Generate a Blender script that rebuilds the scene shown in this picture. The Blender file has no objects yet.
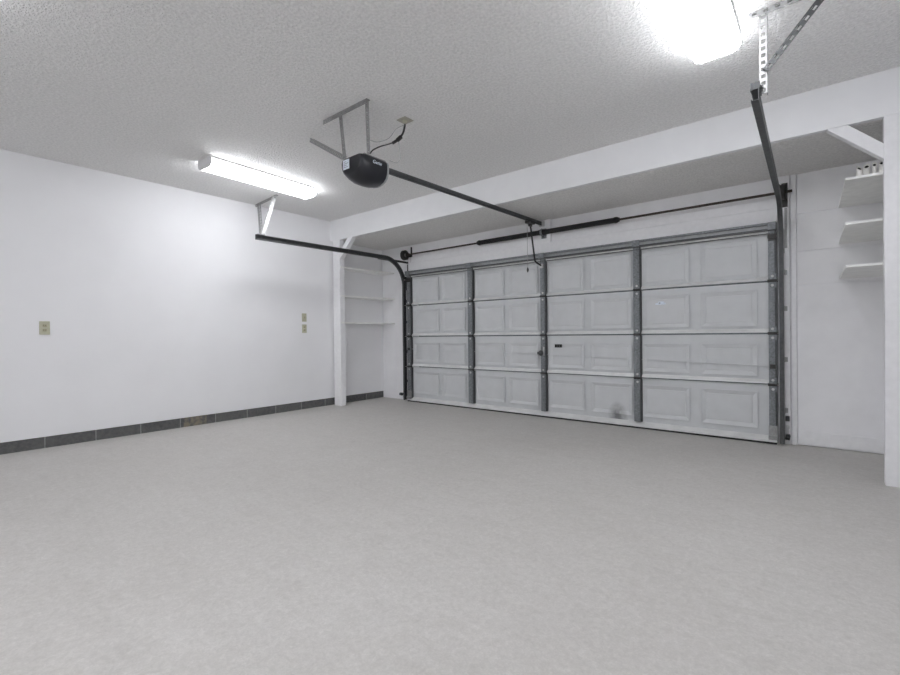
import bpy, bmesh, math, random
from mathutils import Vector, Matrix
random.seed(4)
SC = bpy.context.scene
COL = SC.collection
V = Vector

# ------------------------------------------------------------------ materials
def mat(name, col, rough=.6, metal=0., var=.06, scale=12., bump=0., bscale=80., detail=4., emit=0., bdist=.004, spec=.5):
    m = bpy.data.materials.new(name); m.use_nodes = True
    nt = m.node_tree; N = nt.nodes; L = nt.links
    b = N['Principled BSDF']
    b.inputs['Roughness'].default_value = rough
    b.inputs['Metallic'].default_value = metal
    b.inputs['Specular IOR Level'].default_value = spec
    tc = N.new('ShaderNodeTexCoord')
    n = N.new('ShaderNodeTexNoise'); n.inputs['Scale'].default_value = scale; n.inputs['Detail'].default_value = detail
    L.new(tc.outputs['Object'], n.inputs['Vector'])
    r = N.new('ShaderNodeValToRGB')
    r.color_ramp.elements[0].position = .3; r.color_ramp.elements[1].position = .7
    r.color_ramp.elements[0].color = [c*(1-var) for c in col]+[1]
    r.color_ramp.elements[1].color = [min(1, c*(1+var)) for c in col]+[1]
    L.new(n.outputs['Fac'], r.inputs['Fac']); L.new(r.outputs['Color'], b.inputs['Base Color'])
    if bump:
        n2 = N.new('ShaderNodeTexNoise'); n2.inputs['Scale'].default_value = bscale; n2.inputs['Detail'].default_value = 3
        L.new(tc.outputs['Object'], n2.inputs['Vector'])
        bp = N.new('ShaderNodeBump'); bp.inputs['Strength'].default_value = bump; bp.inputs['Distance'].default_value = bdist
        L.new(n2.outputs['Fac'], bp.inputs['Height']); L.new(bp.outputs['Normal'], b.inputs['Normal'])
    if emit:
        L.new(r.outputs['Color'], b.inputs['Emission Color']); b.inputs['Emission Strength'].default_value = emit
    return m

EMIT = 11.0
M = dict(
    wall=mat('wall_paint', (.85,.85,.865), .7, var=.012, scale=3, bump=.15, bscale=140, bdist=.002),
    backwall=mat('back_wall_paint', (.88,.88,.895), .6, var=.03, scale=5),
    beam=mat('beam_paint', (.85,.855,.87), .6, var=.015, scale=6, bump=.1, bscale=40, bdist=.002),
    trim=mat('trim_paint', (.85,.85,.865), .5, var=.03, scale=20),
    shelf=mat('shelf_paint', (.88,.88,.86), .55, var=.05, scale=14),
    door=mat('door_enamel', (.610,.624,.636), .45, var=.035, scale=7),
    zinc=mat('galvanised_steel', (.225,.238,.25), .5, .4, var=.28, scale=60),
    zinc_light=mat('bright_zinc', (.62,.62,.62), .4, .5, var=.1, scale=50),
    hang_grey=mat('hanger_steel', (.36,.36,.36), .45, .6, var=.15, scale=60),
    track=mat('track_steel', (.085,.088,.09), .5, .4, var=.2, scale=40),
    dark=mat('dark_steel', (.045,.043,.042), .5, .3, var=.2, scale=30),
    rust=mat('rusty_shaft', (.06,.045,.038), .6, .3, var=.35, scale=30),
    black=mat('black_spring_paint', (.008,.008,.009), .45, .0, var=.2, scale=40),
    plastic=mat('black_plastic', (.014,.015,.02), .32, var=.1, scale=20),
    lens=mat('smoked_lens', (.45,.46,.48), .35, var=.05, scale=20),
    sticker=mat('pale_sticker', (.72,.78,.86), .5, var=.1, scale=60),
    ink=mat('grey_ink', (.25,.27,.3), .6, var=.05),
    ivory=mat('ivory_plastic', (.50,.49,.37), .4, var=.04, scale=30),
    ivory_dark=mat('ivory_face', (.40,.38,.27), .4, var=.05, scale=30),
    slot=mat('dark_slot', (.05,.045,.035), .6, var=.05),
    rubber=mat('black_rubber', (.015,.015,.015), .7, var=.2, scale=30),
    tin=mat('fixture_enamel', (.70,.70,.70), .4, var=.02, scale=20),
    lamp=mat('lit_diffuser', (.945,.962,1.0), .4, var=.003, scale=5, emit=EMIT*.9),
    lip=mat('brightened_edge_enamel', (.73,.735,.73), .45, var=.07, scale=9),
    web=mat('strut_web_zinc', (.40,.41,.42), .5, .2, var=.12, scale=40),
    lamp_dim=mat('lit_old_diffuser', (.945,.962,1.0), .4, var=.003, scale=5, emit=EMIT*.55),
    lamp_fill=mat('lit_fill_diffuser', (.945,.962,1.0), .4, var=.003, scale=5, emit=EMIT*1.6),
    pipe=mat('white_pipe', (.74,.73,.70), .4, var=.08, scale=30),
    wire=mat('grey_wire', (.40,.40,.40), .5, var=.05),
    bronze=mat('box_cover', (.42,.40,.34), .5, var=.1, scale=40),
    red=mat('pull_handle', (.05,.05,.05), .5, var=.1),
)

def nodes(m): return m.node_tree.nodes, m.node_tree.links, m.node_tree.nodes['Principled BSDF']

def mth(N, L, op, a, b=None):
    n = N.new('ShaderNodeMath'); n.operation = op
    for i, x in enumerate((a, b)):
        if x is None: continue
        if hasattr(x, 'links'): L.new(x, n.inputs[i])
        else: n.inputs[i].default_value = x
    return n.outputs[0]

def mixc(N, L, f, a, b, mode='MIX'):
    n = N.new('ShaderNodeMix'); n.data_type = 'RGBA'; n.blend_type = mode
    for s, x in ((n.inputs[0], f), (n.inputs[6], a), (n.inputs[7], b)):
        if hasattr(x, 'links'): L.new(x, s)
        elif isinstance(x, (int, float)): s.default_value = x
        else: s.default_value = (*x, 1)
    return n.outputs[2]

def noise(N, L, vec, scale, detail=4, rough=.5, dist=0):
    n = N.new('ShaderNodeTexNoise'); n.inputs['Scale'].default_value = scale
    n.inputs['Detail'].default_value = detail; n.inputs['Roughness'].default_value = rough
    n.inputs['Distortion'].default_value = dist
    L.new(vec, n.inputs['Vector']); return n.outputs['Fac']

def ramp(N, L, f, lo, hi, c0=(0,0,0), c1=(1,1,1)):
    r = N.new('ShaderNodeMapRange'); r.inputs[1].default_value = lo; r.inputs[2].default_value = hi
    L.new(f, r.inputs[0]); return r.outputs[0]

# floor: pale concrete, fine speckle, soft scuffs
def floor_mat():
    m = bpy.data.materials.new('concrete_floor'); m.use_nodes = True
    N, L, b = nodes(m); tc = N.new('ShaderNodeTexCoord').outputs['Object']
    big = ramp(N, L, noise(N, L, tc, .9, 5, .6, .4), .3, .7)
    mid = ramp(N, L, noise(N, L, tc, 6, 6, .65, .6), .3, .7)
    mp = N.new('ShaderNodeMapping'); mp.inputs['Scale'].default_value = (1.2, 7, 1); mp.inputs['Rotation'].default_value = (0, 0, .5); L.new(tc, mp.inputs['Vector'])
    st = ramp(N, L, noise(N, L, mp.outputs[0], 2.2, 5, .6, .5), .35, .7)
    fine = ramp(N, L, noise(N, L, tc, 130, 3, .7), .3, .7)
    m2 = ramp(N, L, noise(N, L, tc, 16, 5, .7, .8), .32, .68)
    m3 = ramp(N, L, noise(N, L, tc, 42, 4, .7, .4), .32, .68)
    c = mixc(N, L, big, (.545,.522,.490), (.635,.618,.590))
    c = mixc(N, L, mth(N, L, 'MULTIPLY', mid, .5), c, (.47,.452,.43))
    c = mixc(N, L, mth(N, L, 'MULTIPLY', m2, .42), c, (.74,.725,.70))
    c = mixc(N, L, mth(N, L, 'MULTIPLY', m3, .45), c, (.36,.345,.325))
    c = mixc(N, L, mth(N, L, 'MULTIPLY', st, .15), c, (.70,.69,.68))
    c = mixc(N, L, mth(N, L, 'MULTIPLY', fine, .45), c, (.40,.385,.37))
    sc = ramp(N, L, noise(N, L, tc, 1.7, 3, .5, 1.2), .68, .76)
    c = mixc(N, L, mth(N, L, 'MULTIPLY', sc, .25), c, (.40,.375,.365))
    L.new(c, b.inputs['Base Color'])
    b.inputs['Roughness'].default_value = .62; b.inputs['Specular IOR Level'].default_value = .35
    bp = N.new('ShaderNodeBump'); bp.inputs['Strength'].default_value = .15; bp.inputs['Distance'].default_value = .002
    L.new(fine, bp.inputs['Height']); L.new(bp.outputs['Normal'], b.inputs['Normal'])
    return m
M['floor'] = floor_mat()

# ceiling: sprayed texture
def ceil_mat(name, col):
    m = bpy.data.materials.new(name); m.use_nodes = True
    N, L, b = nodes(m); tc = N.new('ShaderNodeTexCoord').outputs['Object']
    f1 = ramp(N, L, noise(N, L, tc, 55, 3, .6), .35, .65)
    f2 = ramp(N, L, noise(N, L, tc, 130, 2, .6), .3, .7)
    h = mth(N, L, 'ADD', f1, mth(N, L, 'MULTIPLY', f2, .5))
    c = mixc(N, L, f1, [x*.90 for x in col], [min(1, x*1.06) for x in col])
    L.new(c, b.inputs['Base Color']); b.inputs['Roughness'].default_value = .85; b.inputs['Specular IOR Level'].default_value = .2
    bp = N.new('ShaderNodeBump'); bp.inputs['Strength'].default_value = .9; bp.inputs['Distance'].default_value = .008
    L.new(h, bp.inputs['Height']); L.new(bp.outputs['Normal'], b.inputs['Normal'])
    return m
M['ceiling'] = ceil_mat('sprayed_ceiling', (.92,.915,.905))
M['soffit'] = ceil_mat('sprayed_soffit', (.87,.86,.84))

# block course at the foot of the left wall (object space = world space)
def block_mat():
    m = bpy.data.materials.new('dark_block_course'); m.use_nodes = True
    N, L, b = nodes(m); tc = N.new('ShaderNodeTexCoord').outputs['Object']
    s = N.new('ShaderNodeSeparateXYZ'); L.new(tc, s.inputs[0])
    u = mth(N, L, 'DIVIDE', mth(N, L, 'ADD', s.outputs['Y'], 8.12-.017), .406)
    fr = mth(N, L, 'FRACT', u); idx = mth(N, L, 'FLOOR', u)
    wn = N.new('ShaderNodeTexWhiteNoise'); wn.noise_dimensions = '1D'; L.new(idx, wn.inputs['W'])
    c = mixc(N, L, wn.outputs['Value'], (.060,.063,.064), (.105,.107,.105))
    n = ramp(N, L, noise(N, L, tc, 30, 5, .7), .3, .7)
    c = mixc(N, L, mth(N, L, 'MULTIPLY', n, .6), c, (.20,.20,.195))
    # tan patch on one block
    d = mth(N, L, 'ABSOLUTE', mth(N, L, 'ADD', s.outputs['Y'], 3.06))
    patch = mth(N, L, 'MULTIPLY', mth(N, L, 'LESS_THAN', d, .13), ramp(N, L, noise(N, L, tc, 22, 4), .38, .6))
    c = mixc(N, L, mth(N, L, 'MULTIPLY', patch, .7), c, (.30,.26,.19))
    wob = mth(N, L, 'MULTIPLY', noise(N, L, tc, 40, 3), .03)
    j = mth(N, L, 'LESS_THAN', fr, mth(N, L, 'ADD', wob, .008))
    c = mixc(N, L, mth(N, L, 'MULTIPLY', j, .6), c, (.45,.45,.44))
    L.new(c, b.inputs['Base Color']); b.inputs['Roughness'].default_value = .75
    bp = N.new('ShaderNodeBump'); bp.inputs['Strength'].default_value = .5; bp.inputs['Distance'].default_value = .004
    L.new(n, bp.inputs['Height']); L.new(bp.outputs['Normal'], b.inputs['Normal'])
    return m
M['block'] = block_mat()

# door enamel with the dark tyre scuff low on one section and grime along the lower lips
def scuff_mat():
    m = M['door'].copy(); m.name = 'door_enamel_scuffed'
    N, L, b = nodes(m); tc = N.new('ShaderNodeTexCoord').outputs['Object']
    src = b.inputs['Base Color'].links[0].from_socket
    s = N.new('ShaderNodeSeparateXYZ'); L.new(tc, s.inputs[0])
    # section objects carry coordinates relative to the door's base (3.12, -.06, 0)
    dx = mth(N, L, 'DIVIDE', mth(N, L, 'ADD', s.outputs['X'], -.925), .105)
    dz = mth(N, L, 'DIVIDE', mth(N, L, 'ADD', s.outputs['Z'], -.09), .17)
    r = mth(N, L, 'SQRT', mth(N, L, 'ADD', mth(N, L, 'MULTIPLY', dx, dx), mth(N, L, 'MULTIPLY', dz, dz)))
    f = mth(N, L, 'MAXIMUM', mth(N, L, 'SUBTRACT', 1.15, r), 0)
    f = mth(N, L, 'MULTIPLY', f, ramp(N, L, noise(N, L, tc, 16, 5, .6), .12, .62))
    f = mth(N, L, 'MINIMUM', mth(N, L, 'MULTIPLY', f, 1.0), .75)
    c = mixc(N, L, f, src, (.07,.07,.075))
    L.new(c, b.inputs['Base Color'])
    return m
M['door_scuffed'] = scuff_mat()

# ------------------------------------------------------------------ mesh helpers
def wloc(o):
    p = V((0,0,0))
    while o: p = p + o.location; o = o.parent
    return p

class MB:
    def __init__(s): s.bm = bmesh.new()
    def box(s, a, b):
        a, b = V(a), V(b); c = (a+b)/2; d = b-a
        bmesh.ops.create_cube(s.bm, size=1, matrix=Matrix.Translation(c) @ Matrix.Diagonal((abs(d.x), abs(d.y), abs(d.z), 1)))
        return s
    def bar(s, p, q, w, h, up=(0,0,1)):
        p, q = V(p), V(q); z = (q-p); l = z.length; z.normalize()
        x = V(up).cross(z)
        if x.length < 1e-4: x = V((1,0,0)).cross(z)
        x.normalize(); y = z.cross(x)
        R = Matrix((x, y, z)).transposed().to_4x4()
        bmesh.ops.create_cube(s.bm, size=1, matrix=Matrix.Translation((p+q)/2) @ R @ Matrix.Diagonal((w, h, l, 1)))
        return s
    def slotted(s, p, q, w, t, up, pitch=.05, hole=.028, wall=.3):
        """flat strip with a row of slots: two side rails joined by rungs"""
        p, q = V(p), V(q); z = (q-p); l = z.length; z.normalize()
        x = V(up).cross(z).normalized(); e = w*wall
        for sg in (-1, 1):
            o = x*sg*(w-e)/2; s.bar(p+o, q+o, e, t, up)
        n = max(1, int(l/pitch)); g = l/n
        for i in range(n+1):
            a = max(0, i*g-(g-hole)/2); b = min(l, i*g+(g-hole)/2)
            s.bar(p+z*a, p+z*b, w-2*e, t, up)
        return s
    def tube(s, pts, r, n=8, closed_ends=True):
        pts = [V(p) for p in pts]; rings = []; prev = None
        for i, p in enumerate(pts):
            t = (pts[min(i+1, len(pts)-1)]-pts[max(i-1, 0)]).normalized()
            if prev is None:
                a = V((0,0,1)) if abs(t.z) < .9 else V((1,0,0)); x = a.cross(t).normalized()
            else:
                x = (prev - t*prev.dot(t)).normalized()
            prev = x; y = t.cross(x)
            rr = r[i] if isinstance(r, (list, tuple)) else r
            rings.append([s.bm.verts.new(p + x*rr*math.cos(2*math.pi*k/n) + y*rr*math.sin(2*math.pi*k/n)) for k in range(n)])
        for A, B in zip(rings, rings[1:]):
            for k in range(n): s.bm.faces.new((A[k], A[(k+1)%n], B[(k+1)%n], B[k]))
        if closed_ends:
            s.bm.faces.new(rings[0][::-1]); s.bm.faces.new(rings[-1])
        return s
    def sweep(s, prof, pts, ups):
        """prof: closed list of (a,b); a along side vector (+X), b along up vector"""
        rings = []
        for p, u in zip(pts, ups):
            rings.append([s.bm.verts.new(V(p)+V((1,0,0))*a+V(u)*b) for a, b in prof])
        n = len(prof)
        for A, B in zip(rings, rings[1:]):
            for k in range(n): s.bm.faces.new((A[k], A[(k+1)%n], B[(k+1)%n], B[k]))
        s.bm.faces.new(rings[0][::-1]); s.bm.faces.new(rings[-1]); return s
    def prism(s, poly, vec):
        a = [s.bm.verts.new(V(p)) for p in poly]; b = [s.bm.verts.new(V(p)+V(vec)) for p in poly]
        n = len(a)
        for k in range(n): s.bm.faces.new((a[k], a[(k+1)%n], b[(k+1)%n], b[k]))
        s.bm.faces.new(a[::-1]); s.bm.faces.new(b); return s
    def loft(s, loops, cap=True):
        R = [[s.bm.verts.new(V(p)) for p in l] for l in loops]; n = len(R[0])
        for A, B in zip(R, R[1:]):
            for k in range(n): s.bm.faces.new((A[k], A[(k+1)%n], B[(k+1)%n], B[k]))
        if cap: s.bm.faces.new(R[0][::-1]); s.bm.faces.new(R[-1])
        return s
    def ball(s, c, r, n=8, sc=(1,1,1)):
        bmesh.ops.create_uvsphere(s.bm, u_segments=n, v_segments=max(4, n//2), radius=r, matrix=Matrix.Translation(V(c)) @ Matrix.Diagonal((*sc, 1))); return s
    def cyl(s, p, q, r, n=16): return s.tube([p, q], r, n)
    def build(s, name, m, parent=None, bevel=0, smooth=False, segs=2):
        bmesh.ops.recalc_face_normals(s.bm, faces=s.bm.faces)
        me = bpy.data.meshes.new(name)
        if parent: bmesh.ops.translate(s.bm, verts=s.bm.verts, vec=-wloc(parent))
        s.bm.to_mesh(me); s.bm.free()
        o = bpy.data.objects.new(name, me); COL.objects.link(o)
        me.materials.append(m)
        if parent: o.parent = parent
        if smooth:
            me.polygons.foreach_set('use_smooth', [True]*len(me.polygons))
            try: me.set_sharp_from_angle(angle=math.radians(40))
            except Exception: pass
        if bevel:
            b = o.modifiers.new('bevel', 'BEVEL'); b.width = bevel; b.segments = segs; b.limit_method = 'ANGLE'
        return o

def smooth_path(pts, n=8):
    pts = [V(p) for p in pts]; out = []
    P = [pts[0]*2-pts[1]]+pts+[pts[-1]*2-pts[-2]]
    for i in range(1, len(P)-2):
        for k in range(n):
            t = k/n; a, b, c, d = P[i-1:i+3]
            out.append(.5*((2*b)+(c-a)*t+(2*a-5*b+4*c-d)*t*t+(3*b-a-3*c+d)*t**3))
    out.append(pts[-1]); return out

def tag(o, label, cat, group=None):
    o['label'] = label; o['category'] = cat
    if group: o['group'] = group
    return o
def thing(name, loc, label, cat, group=None):
    o = bpy.data.objects.new(name, None); o.empty_display_size = .1; COL.objects.link(o); o.location = loc
    return tag(o, label, cat, group)
def struct(o): o['kind'] = 'structure'; return o

# ------------------------------------------------------------------ room shell
XR, YB, ZC, ZB, YF = 6.43, -7.0, 2.8376, 2.525, -1.07     # right wall, back of room, ceiling, beam underside, beam face
struct(MB().box((-.2, YB-.2, -.12), (XR+.2, .3, 0)).build('floor', M['floor']))
struct(MB().box((-.1, YB-.1, ZC), (XR+.1, .1, ZC+.12)).build('ceiling', M['ceiling']))
struct(MB().box((-.1, YB, .111), (0, 0, ZC)).build('wall_left', M['wall'], bevel=.004))
bl = MB().box((-.1, YB, 0), (-.012, 0, .111)).build('baseboard_left', M['block']); struct(bl)
struct(MB().box((XR, YB, 0), (XR+.1, 0, ZC)).build('wall_right', M['wall']))
struct(MB().box((-.1, YB-.1, 0), (XR+.1, YB, ZC)).build('wall_near', M['wall']))
# wall with the garage door: opening X .60-5.535, Z 0-2.115 ; board seams to the right of the door
DX0, DX1, DZ = .73, 5.51, 2.08
w = MB().box((-.1, 0, 0), (DX0, .12, ZC)).box((DX0, 0, DZ), (DX1, .12, ZC)).box((DX1, .014, 0), (XR+.1, .12, ZC))
zs = [.004, 1.495, 1.806, 2.158, ZC]
for a, b in zip(zs, zs[1:]): w.box((5.706, 0, a+.006), (XR, .014, b-.006))
struct(w.build('wall_back', M['backwall']))
# dropped soffit and its fascia beam
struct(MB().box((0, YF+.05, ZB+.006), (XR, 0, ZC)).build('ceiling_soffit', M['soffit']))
struct(MB().box((0, YF, ZB), (XR, YF+.05, ZC)).build('beam', M['beam'], bevel=.004))
# header boards
struct(MB().box((.70, -.045, 2.06), (5.557, 0, 2.236)).build('trim_1', M['trim'], bevel=.003))
struct(MB().box((.70, -.020, 2.236), (5.557, 0, 2.335)).build('trim_2', M['trim'], bevel=.003))
struct(MB().box((3.012, -.048, 2.236), (3.205, -.020, ZB+.004)).build('trim_3', M['trim'], bevel=.003))
struct(MB().box((5.560, -.03, 0), (5.650, 0.014, 2.53)).build('trim_4', M['trim'], bevel=.003))
struct(MB().box((5.660, -.022, 0), (5.701, 0.014, 2.53)).build('trim_5', M['trim'], bevel=.003))
struct(MB().box((5.708, -.012, .010), (XR, 0.0, .135)).build('baseboard_back', M['trim'], bevel=.003))

# ------------------------------------------------------------------ posts with knee braces
def post(x0, x1, s, label):
    t = thing('support_post', ((x0+x1)/2, YF+.045, 0), label, 'post', 'white posts carrying the beam')
    MB().box((x0, YF, 0), (x1, YF+.09, ZB)).build('shaft', M['trim'], t, bevel=.004)
    # knee brace: 45 degree board between post and beam
    xf = x1 if s > 0 else x0
    a, b = (xf, ZB-.315), (xf, ZB-.19)
    poly = [(xf, 0, ZB-.287), (xf, 0, ZB-.180), (xf+s*.185, 0, ZB), (xf+s*.30, 0, ZB)]
    MB().prism([(p[0], YF+.006, p[2]) for p in poly], (0, .075, 0)).build('knee_brace', M['trim'], t, bevel=.003)
    return t
post(.055, .222, 1, 'white square post with short knee brace standing by the left wall')
post(6.221, 6.378, -1, 'white square post with long diagonal knee brace at the right edge')

# ------------------------------------------------------------------ shelves
for z, w_ in ((1.268, 'lowest'), (1.675, 'middle'), (2.11, 'topmost')):
    o = MB().prism([(0, -.974, z-.012), (.2245, -.974, z-.012), (.2245, -1.06, z-.012), (.241, -1.06, z-.012), (.300, -.004, z-.012), (0, -.004, z-.012)], (0, 0, .024)).build('shelf', M['shelf'], bevel=.002)
    tag(o, w_+' of three narrow white shelves between the left post and garage door', 'shelf', 'narrow shelves behind the left post')
for z, w_ in ((1.525, 'lowest of three white wall shelves right of the garage door'),
              (1.835, 'middle of three white wall shelves right of the garage door'),
              (2.158, 'topmost white wall shelf right of the garage door, holding short pipes')):
    o = MB().prism([(6.022, -.972, z), (XR-.004, -.972, z), (XR-.004, -.016, z), (6.002, -.016, z)], (0, 0, .018)).build('shelf', M['shelf'], bevel=.002)
    tag(o, w_, 'shelf', 'white shelves right of the garage door')

# four short pipe ends on the top right shelf, mouths cut at a slant
def pipe(x, y, r, h, rot, tilt, label):
    zb = 2.1765
    t = MB(); n = 20
    def ring(rr, z0, slope):
        out = []
        for k in range(n):
            a = 2*math.pi*k/n; px, py = rr*math.cos(a), rr*math.sin(a)
            d = px*math.sin(rot)+py*math.cos(rot)
            out.append((x+px, y+py, zb+z0+(d*slope if z0 else 0)))
        return out
    t.loft([ring(r, 0, 0), ring(r, h, tilt), ring(r*.66, h, tilt), ring(r*.66, .004, 0)])
    # inner mouth squeezed to a slit: black fill stands in for shade
    o = t.build('pipe_stub', M['pipe'], smooth=True)
    tag(o, label, 'pipe', 'short pipes on the top right shelf')
    l = MB()
    def r2(rr, z0):
        out = []
        for k in range(n):
            a = 2*math.pi*k/n; px, py = rr*math.cos(a), rr*math.sin(a)
            d = px*math.sin(rot)+py*math.cos(rot)
            out.append((x+px, y+py, zb+z0+(d*tilt if z0 > .01 else 0)))
        return out
    l.loft([r2(r*.655, .005), r2(r*.655, h-.006)]).build('bore', M['rubber'], o, smooth=True)
pipe(6.101, -.935, .0175, .062, -.5, 1.3, 'short white pipe on the top right shelf, first from its open end')
pipe(6.140, -.935, .0190, .066, .1, 1.2, 'short white pipe on the top right shelf, second from its open end')
pipe(6.181, -.938, .0140, .068, .0, 1.5, 'thinnest short white pipe on the top right shelf, third from its open end')
pipe(6.221, -.938, .0190, .072, .1, 1.2, 'short white pipe on the top right shelf, nearest the white post')

# ------------------------------------------------------------------ garage door
YD = -.06            # inner face of the door sections, just inside the wall
D = thing('garage_door', (3.12, YD, 0), 'closed white sectional garage door with raised panels and grey steel struts', 'garage door')
ZS = [.004, .562, 1.048, 1.545, 2.041]
PZ = [(.129, .489), (.633, .949), (1.115, 1.473), (1.582, 1.958)]
for i in range(4):
    z0, z1 = ZS[i]+.008, ZS[i+1]-.008
    if i == 0: z0 = .020
    s = MB().box((.682, YD, z0), (5.553, YD+.042, z1))
    # sloping lip along the lower edge of each section; a deeper rail at the very bottom
    if i: pr = [(0, z0+.038), (-.003, z0+.036), (-.028, z0+.010), (-.030, z0), (0, z0)]
    else: pr = [(0, z0+.052), (-.004, z0+.050), (-.058, z0+.020), (-.058, z0), (0, z0)]
    for x0, x1 in ((.80, 1.340), (1.405, 1.845), (2.035, 2.515), (2.590, 3.030), (3.185, 3.655), (3.735, 4.214), (4.328, 4.807), (4.911, 5.401)):
        lo, hi = PZ[i]
        def rect(ins, y): return [(x0+ins, YD+y, lo+ins), (x1-ins, YD+y, lo+ins), (x1-ins, YD+y, hi-ins), (x0+ins, YD+y, hi-ins)]
        s.loft([rect(.008, .001), rect(0, -.018), rect(.004, -.020), rect(.046, -.005), rect(.050, -.008)])
    sec = s.build('door_section', M['door_scuffed'] if i == 0 else M['door'], D)
    MB().prism([(.682, YD+y-.0005, z) for y, z in pr], (4.871, 0, 0)).build('edge_lip', M['lip'], sec)  # lips painted paler than the door, putting their upward-lit brightness into the colour
sx = [(.681, .771), (1.913, 2.008), (3.082, 3.159), (4.243, 4.3235), (5.490, 5.555)]
YS = YD-.045
for j, (a, b) in enumerate(sx):
    end = j in (0, 4)
    for i in range(4):
        z0 = (.075 if i == 0 and not end else ZS[i]+.014); z1 = ZS[i+1]-.014
        c = MB().box((a, YS, z0), (b-.016, YS+.003, z1)).box((a, YS, z0), (a+.003, YD-.0005, z1)).box((a, YD-.003, z0), (b, YD-.0005, z1)).box((b-.0185, YS+.003, z0), (b-.016, YD-.003, z1))
        c.box((a+.3*(b-a), YS-.003, z0), (a+.36*(b-a), YS, z1)).box((b-.36*(b-a), YS-.003, z0), (b-.3*(b-a), YS, z1))
        c.build('stile', M['zinc'], D)
        MB().box((b-.0155, YS+.010, z0), (b, YD-.0035, z1)).build('stile_shade', M['track'], D)  # dark strip standing in for shade along the open channel side
    for i in (1, 2, 3):
        z = ZS[i]; x = (a+b)/2
        h = MB().box((x-.03, YS-.007, z-.065), (x+.03, YS-.0035, z-.013)).box((x-.03, YS-.007, z+.013), (x+.03, YS-.0035, z+.065)).build('hinge', M['zinc'], D)
        MB().cyl((x-.038, YS-.006, z), (x+.038, YS-.006, z), .012, 10).box((x-.04, YS, z-.014), (x+.04, YS+.03, z+.014)).build('knuckle', M['dark'], h)
        for dz in (-.043, .043):
            MB().ball((x, YS-.008, z+dz), .013, 10, (1, .5, 1)).build('bolt', M['zinc_light'], h, smooth=True)
        if end:
            xt = .640 if j == 0 else 5.592
            MB().cyl((x, -.118, z), (xt, -.118, z), .005, 8).build('roller_shaft', M['zinc_light'], h)
            MB().cyl((xt-.007, -.118, z), (xt+.007, -.118, z), .020, 16).build('roller', M['dark'], h)
    if end:
        x = (a+b)/2; xt = .640 if j == 0 else 5.592
        MB().box((a-.003, YS-.012, .040), (b+.003, YS-.004, .175)).box((a-.003, YS-.035, .045), (b+.003, YS-.005, .085)).build('corner_bracket', M['hang_grey'], D, bevel=.003)
        tb = MB().box((a-.003, YS-.025, 1.945), (b+.003, YS-.005, 1.975)).box((a, YS-.008, 1.92), (b, YS-.004, 1.985)).build('top_bracket', M['dark'], D)
        MB().cyl((x, -.118, 1.96), (xt, -.118, 1.96), .006, 8).build('roller_shaft', M['zinc_light'], tb)
# top strut: ribbed steel reinforcement across the door's full width
MB().box((.69, YD-.034, 2.020), (5.556, YD-.0005, 2.092)).build('top_strut', M['web'], D)
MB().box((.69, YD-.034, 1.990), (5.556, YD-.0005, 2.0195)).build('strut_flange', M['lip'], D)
for z0, z1, dy in ((1.988, 1.996, .012), (2.018, 2.034, .046), (2.074, 2.094, .030)):
    MB().box((.69, YD-.034-dy, z0), (5.556, YD-.0345, z1)).build('strut_rib', M['zinc'] if z0 > 2.05 else M['track'], D)  # lower ribs coloured dark to stand in for the shadow beneath them
for j, (a, b) in enumerate(sx):
    MB().box((a, YD-.090, 2.022), (b, YD-.081, 2.092)).build('strut_clip', M['zinc'], D, bevel=.003)
MB().box((.686, YD-.056, .001), (5.549, YD+.030, .0195)).build('bottom_seal', M['rubber'], D)['label'] = 'black rubber seal along the floor'
# lock: round handle, rods to each side
lk = MB().ball((3.098, YS-.030, .820), .036, 14, (1, .45, 1)).box((3.075, YS-.036, .802), (3.05, YS-.020, .838)).cyl((3.098, YS-.006, .820), (3.098, YS-.046, .820), .014, 12).build('lock_handle', M['track'], D, bevel=.002)
MB().box((3.122, YS-.014, .79), (3.138, YS-.004, .90)).build('lock_latch', M['zinc_light'], lk)
for (xa, xb, za, zb) in ((3.07, .69, .805, .845), (3.13, 5.545, .800, .735)):
    MB().tube([(xa, YD-.0215, za), (xb, YD-.0215, zb)], .004, 6).build('lock_rod', M['door'], D)
for x, z in ((.72, .845), (5.522, .735)):
    MB().box((x-.022, YS-.018, z-.02), (x+.022, YS-.004, z+.02)).build('rod_guide', M['dark'], D)
lp = MB().box((3.267, YD-.022, .892), (3.362, YD-.013, .932)).build('label_plate', M['black'], D); lp['label'] = 'small black label plate'
for k in range(2):
    MB().box((3.297+.03*k, YD-.0228, .898), (3.300+.03*k, YD-.022, .926)).build('plate_mark', M['zinc'], lp)
wl = MB().box((4.468, YD-.0115, 1.370), (4.571, YD-.0085, 1.389)).box((4.496, YD-.0115, 1.387), (4.556, YD-.0085, 1.404)).build('paper_scrap', M['sticker'], D); wl['label'] = 'torn remains of a white sticker'
MB().box((4.504, YD-.0125, 1.381), (4.519, YD-.0114, 1.394)).build('scrap_mark', M['ink'], wl)

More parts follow.
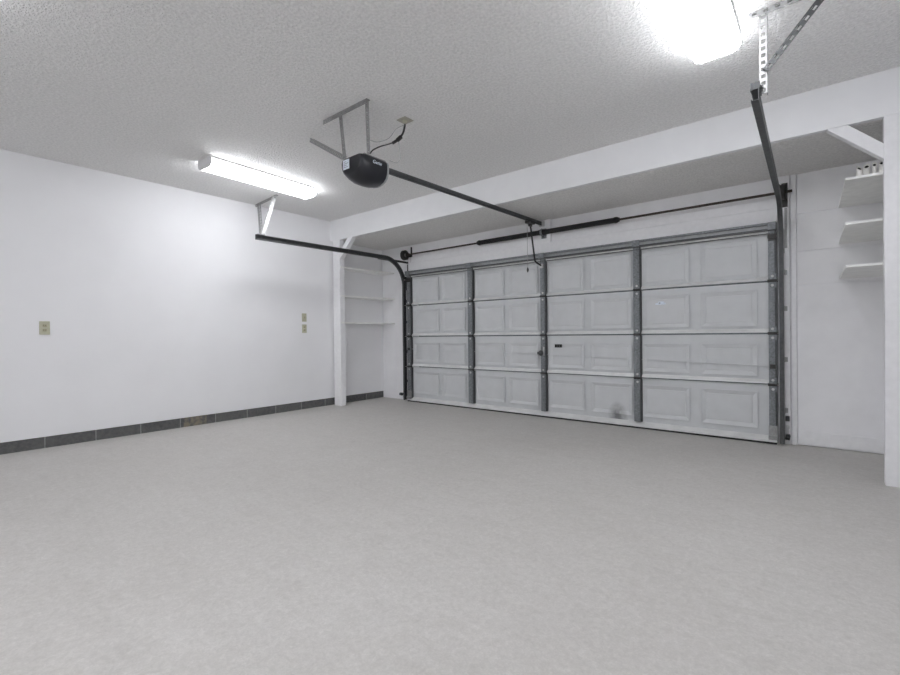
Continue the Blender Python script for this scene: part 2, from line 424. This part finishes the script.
# ------------------------------------------------------------------ door tracks
def track(xc, s, xe, yend, label):
    """s=+1: channel opens towards +X (left track); xe: where its far end hangs"""
    T = thing('garage_door_track', (xc, -.118, 0), label, 'door track', 'curved steel tracks of the garage door')
    R, zc, yv = .42, 2.274-.42, -.118
    pts, ups = [], []
    for z in (.02, .5, 1.0, 1.5): pts.append((xc, yv, z)); ups.append((0, 1, 0))
    for k in range(17):
        a = math.pi/2*k/16
        pts.append((xc, yv-R+R*math.cos(a), zc+R*math.sin(a))); ups.append((0, math.cos(a), math.sin(a)))
    for y in (-1.0, -1.6, -2.2, yend):
        pts.append((xc+(xe-xc)*(y+.54)/(yend+.54), y, 2.274)); ups.append((0, 0, 1))
    h, wd, t = .030, .034, .003
    prof = [(0, -h), (wd, -h), (wd, -h+.008), (wd-t, -h+.008), (wd-t, -h+t), (t, -h+t), (t, h-t), (wd-t, h-t), (wd-t, h-.008), (wd, h-.008), (wd, h), (0, h)]
    prof = [((a-wd/2)*s, b) for a, b in prof]
    m = MB(); m.sweep(prof, pts, ups); m.build('rail', M['track'], T)
    yw = -.0315 if s < 0 else -.001
    xo = xc-s*.0175
    for z in (.32, .80, 1.28, 1.62):
        MB().box((xo, -.125, z-.022), (xo-s*.003, yw, z+.022)).box((xo, yw-.004, z-.022), (xo-s*.022, yw, z+.022)).build('wall_bracket', M['dark'] if s > 0 else M['hang_grey'], T)
    # flag bracket at the head of the vertical run; on the left a stay runs back to the wall
    fm = M['dark'] if s > 0 else M['hang_grey']
    MB().box((xo-s*.003, yw-.004, 1.85), (xo-s*.024, yw, 2.225)).box((xo, -.115, 1.80), (xo-s*.003, yw, 2.02)).build('flag_bracket', fm, T)
    if s > 0:
        MB().box((xo, -.66, 2.235), (xo-s*.003, yw, 2.268)).box((xo, -.66, 2.264), (xo-s*.026, yw, 2.268)).build('stay_angle', M['dark'], T)
    return T
TL = track(.640, 1, .602, -2.585, 'dark steel garage door track curving up beside the left shelves')
TR = track(5.592, -1, 5.635, -2.58, 'dark steel garage door track running overhead at the right jamb')
# hangers: slotted angle irons
def slots(p, q, w, mt, name, T, pitch=.036, hole=.020, off=(0, .5)):
    # L-shaped slotted angle: one leg faces the room, the other runs back from its edge
    p, q = V(p), V(q); z = (q-p).normalized(); x = V((0, 1, 0)).cross(z).normalized()
    m = MB().slotted(p, q, w, .003, (0, 1, 0), pitch, hole, .22)
    b = -x*(w/2-.0015)+V((0, w/2, 0))
    m.slotted(p+b, q+b, w, .003, x, pitch, hole, .22)
    return m.build(name, mt, T)
# left: two straps meeting on the track from a ceiling angle close to the wall
MB().slotted((.03, -2.265, ZC-.004), (.63, -2.315, ZC-.004), .034, .003, (0, 0, 1)).slotted((.03, -2.282, ZC-.02), (.63, -2.332, ZC-.02), .034, .003, (0, 1, 0)).build('ceiling_angle', M['hang_grey'], TL)
slots((.10, -2.29, ZC-.006), (.585, -2.525, 2.318), .034, M['hang_grey'], 'hanger', TL)
slots((.555, -2.33, ZC-.006), (.600, -2.52, 2.318), .040, M['zinc_light'], 'hanger', TL, .05, .012)
MB().box((.56, -2.57, 2.3045), (.625, -2.48, 2.312)).cyl((.60, -2.52, 2.30), (.60, -2.52, 2.335), .010, 8).build('hanger_bolt', M['hang_grey'], TL)
# right: upright slotted angle with a long brace, both hanging from a ceiling angle
MB().slotted((5.585, -2.32, ZC-.004), (6.06, -2.32, ZC-.004), .034, .003, (0, 0, 1), .05, .022).slotted((5.585, -2.337, ZC-.020), (6.06, -2.337, ZC-.020), .034, .003, (0, 1, 0), .05, .022).build('ceiling_angle', M['hang_grey'], TR)
slots((5.650, -2.325, ZC-.006), (5.650, -2.325, 2.375), .036, M['hang_grey'], 'hanger', TR)
slots((5.662, -2.345, 2.49), (5.950, -2.345, ZC-.010), .034, M['track'], 'hanger_brace', TR, .045, .024)
MB().bar((5.628, -2.505, 2.325), (5.645, -2.335, 2.40), .030, .006, (1, 0, 0)).box((5.615, -2.575, 2.3045), (5.655, -2.47, 2.340)).cyl((5.61, -2.52, 2.328), (5.665, -2.52, 2.328), .012, 8).build('hanger_clip', M['track'], TR)

# ------------------------------------------------------------------ torsion spring assembly
S = thing('torsion_spring_assembly', (3.1, -.1, 2.36), 'long shaft with two black torsion springs above the garage door', 'garage door spring')
ZT, YT = 2.362, -.1
MB().cyl((.61, YT, ZT), (5.675, YT, ZT), .0125, 12).build('shaft', M['rust'], S, smooth=True)
def helix(x0, x1, n, R, r):
    m = MB(); P = []
    for i in range(n*12+1):
        a = 2*math.pi*i/12; P.append((x0+(x1-x0)*i/(n*12), YT+R*math.cos(a), ZT+R*math.sin(a)))
    return m.tube(P, r, 5)
for x0, x1 in ((2.14, 3.075), (3.145, 4.045)):
    sp = helix(x0, x1, 92, .026, .0062).build('spring', M['black'], S, smooth=True)
    for x, sg in ((x0, -1), (x1, 1)):
        outer = (x < 3) == (sg < 0) and not (3.0 < x < 3.2)
        MB().tube([(x-sg*.03, YT, ZT), (x, YT, ZT), (x+sg*.02, YT, ZT), (x+sg*.05, YT, ZT)], [.028, .035, .035, .022], 14).build('winding_cone', M['black'], S)
MB().box((3.108, -.11, 2.30), (3.114, -.052, 2.41)).box((3.08, -.0535, 2.29), (3.15, -.0490, 2.415)).cyl((3.098, YT, ZT), (3.124, YT, ZT), .042, 16).build('centre_bracket', M['zinc'], S)
for x, sg, hw in ((.640, 1, .022), (5.602, -1, .022)):
    d = MB().tube([(x-hw, YT, ZT), (x-hw+.006, YT, ZT), (x+hw-.006, YT, ZT), (x+hw, YT, ZT)], [.080, .070, .070, .080], 24).build('cable_drum', M['dark'], S, smooth=True)
    MB().cyl((x+sg*(hw-.002), YT, ZT), (x+sg*(hw+.018), YT, ZT), .028, 12).build('set_collar', M['hang_grey'], d)
MB().tube([(.655, YT+.070, ZT), (.674, -.075, 2.20), (.676, -.078, .20)], .0022, 5).build('lift_cable', M['dark'], S)
MB().box((.690, -.0125, 2.245), (.715, -.0005, 2.50)).box((.692, -.13, ZT-.03), (.698, -.012, ZT+.03)).build('bearing_plate', M['dark'], S)
MB().box((5.630, -.13, 2.30), (5.636, -.031, 2.43)).box((5.590, -.036, 2.235), (5.638, -.0305, 2.46)).build('bearing_plate', M['dark'], S)

# ------------------------------------------------------------------ garage door opener
O = thing('garage_door_opener', (3.09, -2.985, 2.25), 'black ceiling-hung garage door opener with long rail to the door header', 'garage door opener')
# motor housing: rounded belly extruded along the rail, slightly crowned in plan
x0, x1, y0, y1 = 2.957, 3.223, -3.125, -2.855
def sect(y, kx, kb, kt=1):
    c = (x0+x1)/2; hw = (x1-x0)/2
    P = [(-1, 2.425), (-1.0, 2.385), (-.96, 2.345), (-.86, 2.310), (-.64, 2.280), (-.32, 2.262), (0, 2.256), (.32, 2.262), (.64, 2.280), (.86, 2.310), (.96, 2.345), (1.0, 2.385), (1, 2.425), (.93, 2.448), (.7, 2.458), (-.7, 2.458), (-.93, 2.448)]
    return [(c+hw*kx*a, y, 2.40+(z-2.40)*(kb if z < 2.40 else kt)) for a, z in P]
hs = MB().loft([sect(y0, .86, .55, .8), sect(y0+.012, .93, .66, .95), sect(y0+.05, .98, .84), sect(y0+.10, 1, .97), sect(y0+.15, 1, 1), sect(y1-.06, .99, .97), sect(y1-.004, .94, .86)])
H = hs.build('motor_housing', M['plastic'], O, bevel=.004, smooth=True)
MB().loft([sect(y1-.004, .96, .90), sect(y1+.014, .94, .86)]).build('light_lens', M['lens'], O, bevel=.003)
MB().box((2.99, y0+.05, 2.456), (3.19, y1, 2.466)).build('chassis_plate', M['hang_grey'], O)
sk = MB().box((3.000, y0-.0045, 2.362), (3.072, y0+.0005, 2.436)).build('warning_sticker', M['sticker'], H)
for k in range(4):
    MB().box((3.010, y0-.0052, 2.376+.014*k), (3.010+(.050, .036, .053, .03)[k], y0-.0045, 2.381+.014*k)).build('sticker_print', M['ink'], sk)
tx = bpy.data.curves.new('logo_text', 'FONT'); tx.body = 'Genie'; tx.size = .038; tx.extrude = .0008; tx.align_x = 'CENTER'; tx.shear = .15
tmp = bpy.data.objects.new('logo_text', tx); COL.objects.link(tmp)
me = bpy.data.meshes.new_from_object(tmp.evaluated_get(bpy.context.evaluated_depsgraph_get()))
bpy.data.objects.remove(tmp); bpy.data.curves.remove(tx)
me.transform(Matrix.Translation(V((x1+.001, -2.975, 2.398))-wloc(O)) @ Matrix(((0,0,1),(1,0,0),(0,1,0))).to_4x4())
lo = bpy.data.objects.new('logo', me); COL.objects.link(lo); lo.parent = H
me.materials.clear(); me.materials.append(M['sticker'])
# rail
MB().bar((3.09, y1+.010, 2.446), (3.09, -.062, 2.487), .040, .026).bar((3.09, y1+.010, 2.427), (3.09, -.062, 2.468), .014, .020).build('rail', M['track'], O)
MB().box((3.055, -.060, 2.445), (3.125, -.0485, 2.51)).box((3.065, -.10, 2.452), (3.07, -.055, 2.50)).box((3.11, -.10, 2.452), (3.115, -.055, 2.50)).build('header_bracket', M['zinc_light'], O)
MB().box((3.055, -.43, 2.425), (3.125, -.30, 2.462)).box((3.075, -.39, 2.395), (3.105, -.33, 2.43)).build('trolley', M['dark'], O, bevel=.004)
MB().tube([(3.09, -.355, 2.41), (3.09, -.25, 1.985)], .011, 8).tube([(3.09, -.25, 1.985), (3.095, -.225, 1.965), (3.115, -.125, 1.932)], .011, 8).build('door_arm', M['black'], O)
MB().box((3.095, -.140, 1.905), (3.140, -.1095, 1.955)).build('arm_bracket', M['zinc_light'], O)
MB().tube([(3.075, -.41, 2.43), (3.077, -.408, 1.885)], .003, 5).build('release_cord', M['wire'], O)
MB().tube([(3.077, -.408, 1.885), (3.077, -.408, 1.865), (3.077, -.408, 1.845), (3.077, -.408, 1.825)], [.004, .012, .012, .005], 10).build('release_handle', M['red'], O, smooth=True)
# hanging irons
MB().slotted((2.735, -3.10, ZC-.003), (3.275, -3.10, ZC-.003), .036, .003, (0,0,1), .05, .02).slotted((2.735, -3.118, ZC-.019), (3.275, -3.118, ZC-.019), .036, .003, (0,1,0), .05, .02).build('ceiling_angle', M['hang_grey'], O)
for xa, xb, ya, yb in ((2.935, 2.966, -3.10, -3.085), (3.255, 3.222, -3.10, -3.06)):
    MB().slotted((xa, ya, ZC-.005), (xb, yb, 2.462), .038, .003, (0,1,0), .03, .012).slotted((xa-.017, ya+.014, ZC-.005), (xb-.017, yb+.014, 2.462), .030, .003, (1,0,0), .03, .012).build('hanging_strap', M['hang_grey'], O)
MB().slotted((2.385, -2.991, ZC-.012), (2.955, -3.075, 2.50), .040, .003, (0,0,1), .03, .010).slotted((2.385, -3.010, ZC-.030), (2.955, -3.094, 2.482), .036, .003, (0,1,0), .03, .010).build('sway_brace', M['hang_grey'], O)
# power lead and bell wire
MB().tube(smooth_path([(3.205, -3.03, 2.47), (3.203, -3.00, 2.505), (3.205, -2.93, 2.553), (3.21, -2.83, 2.605), (3.215, -2.78, 2.635), (3.225, -2.745, 2.662)]), .0055, 6).build('power_lead', M['black'], O, smooth=True)
MB().tube(smooth_path([(3.205, -2.79, 2.625), (3.222, -2.752, 2.658), (3.232, -2.722, 2.690)], 5), [.012]*5+[.017]*6, 8).build('plug', M['black'], O, smooth=True)
MB().tube(smooth_path([(3.23, -2.725, 2.685), (3.238, -2.700, 2.735), (3.243, -2.684, 2.800)], 5), .009, 7).build('adapter', M['black'], O, smooth=True)
MB().tube(smooth_path([(3.245, -3.06, 2.55), (3.24, -2.98, 2.565), (3.225, -2.85, 2.64), (3.215, -2.76, 2.745), (3.24, -2.70, 2.79)]), .0028, 5).tube(smooth_path([(3.228, -2.745, 2.665), (3.21, -2.72, 2.60), (3.215, -2.715, 2.52), (3.212, -2.755, 2.475), (3.212, -2.83, 2.470)]), .0028, 5).build('bell_wire', M['wire'], O, smooth=True)

# ceiling receptacle for the opener
t = thing('ceiling_outlet', (3.243, -2.684, ZC), 'small square ceiling outlet feeding the garage door opener', 'outlet')
MB().box((3.193, -2.734, ZC-.006), (3.293, -2.634, ZC)).build('cover_plate', M['bronze'], t, bevel=.002)
MB().cyl((3.243, -2.684, ZC-.006), (3.243, -2.684, ZC-.016), .020, 16).build('socket', M['ivory'], t)

# ------------------------------------------------------------------ ceiling lights
def light(cx, cy, ang, label, lamp='lamp'):
    t = thing('ceiling_light', (cx, cy, ZC), label, 'ceiling light', 'fluorescent ceiling lights'); t.rotation_euler.z = ang
    Lh = 1.245/2; W = .125
    prof = [(-W, ZC-.020), (-W, ZC-.058), (-W+.012, ZC-.084), (-W+.040, ZC-.097), (0, ZC-.100), (W-.040, ZC-.097), (W-.012, ZC-.084), (W, ZC-.058), (W, ZC-.020)]
    MB().prism([(cx+a, cy-Lh+.012, z) for a, z in prof], (0, 2*Lh-.024, 0)).build('diffuser', M[lamp], t)
    MB().box((cx-W-.003, cy-Lh, ZC-.022), (cx+W+.003, cy+Lh, ZC-.0005)).build('housing', M['tin'], t, bevel=.002)
    pc = [(-W-.004, ZC-.02), (-W-.004, ZC-.062), (-W+.010, ZC-.088), (-W+.040, ZC-.101), (W-.040, ZC-.101), (W-.010, ZC-.088), (W+.004, ZC-.062), (W+.004, ZC-.02)]
    MB().prism([(cx+a, cy-Lh-.002, z) for a, z in pc], (0, .012, 0)).build('end_cap', M['tin'], t)
    MB().prism([(cx+a, cy+Lh-.011, z) for a, z in pc[:]], (0, .008, 0)).build('end_cap', M[lamp], t)
light(1.137, -2.785, math.radians(3.4), 'long lit fluorescent ceiling light near the left wall')
light(2.70, -5.82, 0, 'lit fluorescent ceiling light over the near part of the room, out of the photo', 'lamp_dim')
light(4.7, -6.2, 0, 'added fluorescent fill light over the right side of the near room, out of view', 'lamp_fill')  # second rear fixture, added only to balance the room's light
light(5.40, -2.79, 0, 'lit fluorescent ceiling light beside the right track hanger, cut by the photo edge')

# ------------------------------------------------------------------ wall plates
def plate(y0, y1, z0, z1, name, label, cat, kind):
    t = thing(name, (0, (y0+y1)/2, (z0+z1)/2), label, cat)
    MB().box((0, y0, z0), (.007, y1, z1)).build('cover_plate', M['ivory'], t, bevel=.003)
    yc, zc = (y0+y1)/2, (z0+z1)/2
    if kind == 'outlet':
        for dz in (-.022, .022):
            f = MB().box((.006, yc-.016, zc+dz-.014), (.010, yc+.016, zc+dz+.014)).build('receptacle', M['ivory_dark'], t, bevel=.003)
            MB().box((.0095, yc-.009, zc+dz-.004), (.0104, yc-.006, zc+dz+.007)).box((.0095, yc+.006, zc+dz-.004), (.0104, yc+.009, zc+dz+.007)).build('slots', M['slot'], f)
    else:
        MB().box((.006, yc-.007, zc-.014), (.009, yc+.007, zc+.014)).build('switch_slot', M['ivory_dark'], t)
        MB().bar((.006, yc, zc), (.020, yc, zc+.010), .008, .010).build('toggle', M['ivory_dark'], t)
plate(-4.475, -4.395, 1.112, 1.242, 'wall_outlet', 'ivory outlet plate alone on the near part of the left wall', 'outlet', 'outlet')
plate(-1.588, -1.512, 1.282, 1.402, 'light_switch', 'ivory switch plate above an outlet on the left wall', 'light switch', 'switch')
plate(-1.588, -1.512, 1.118, 1.240, 'wall_outlet', 'ivory outlet plate just below the switch near the left post', 'outlet', 'outlet')

# ------------------------------------------------------------------ door safety sensors and little bits
t = thing('safety_sensor', (5.61, -.03, .06), 'dark safety sensor on a bracket at the foot of the right door jamb', 'sensor', 'garage door safety sensors')
MB().box((5.612, -.062, .222), (5.644, -.0305, .270)).build('cable_box', M['track'], t, bevel=.002)
MB().box((5.614, -.05, .150), (5.643, -.0305, .175)).box((5.616, -.034, .09), (5.636, -.0305, .18)).build('bracket', M['zinc_light'], t)
MB().cyl((5.613, -.066, .075), (5.648, -.066, .068), .024, 14).box((5.614, -.066, .046), (5.646, -.0305, .098)).build('housing', M['plastic'], t, bevel=.003)
t = thing('safety_sensor', (.50, -.1, .06), 'dark round safety sensor low beside the left door track', 'sensor', 'garage door safety sensors')
MB().cyl((.495, -.095, .103), (.545, -.095, .103), .024, 14).build('housing', M['plastic'], t, bevel=.003)
MB().box((.508, -.078, .09), (.535, -.0005, .115)).build('bracket', M['dark'], t)

# ------------------------------------------------------------------ world, camera, colour
wd = bpy.data.worlds.new('world'); SC.world = wd; wd.use_nodes = True
wd.node_tree.nodes['Background'].inputs[0].default_value = (.05, .055, .06, 1)
cam = bpy.data.cameras.new('camera'); co = bpy.data.objects.new('camera', cam); COL.objects.link(co)
yaw, pit, rol = .6878, -.0065, -.0108
f = V((-math.sin(yaw)*math.cos(pit), math.cos(yaw)*math.cos(pit), math.sin(pit)))
rt = V((math.cos(yaw), math.sin(yaw), 0)); up = rt.cross(f)
r2 = rt*math.cos(rol)+up*math.sin(rol); u2 = up*math.cos(rol)-rt*math.sin(rol)
mw = Matrix((r2, u2, -f)).transposed().to_4x4(); mw.translation = (5.909, -5.3765, 1.0698)
co.matrix_world = mw
cam.sensor_width = 36; cam.lens = 36*457.4/900; cam.clip_start = .02
SC.camera = co
vs = SC.view_settings
SC.display_settings.display_device = 'sRGB'
vs.view_transform = 'Standard'; vs.look = 'None'; vs.gamma = 1; vs.use_curve_mapping = False
vs.exposure = 0.77
SC.cycles.max_bounces = 16; SC.cycles.diffuse_bounces = 12; SC.cycles.glossy_bounces = 6
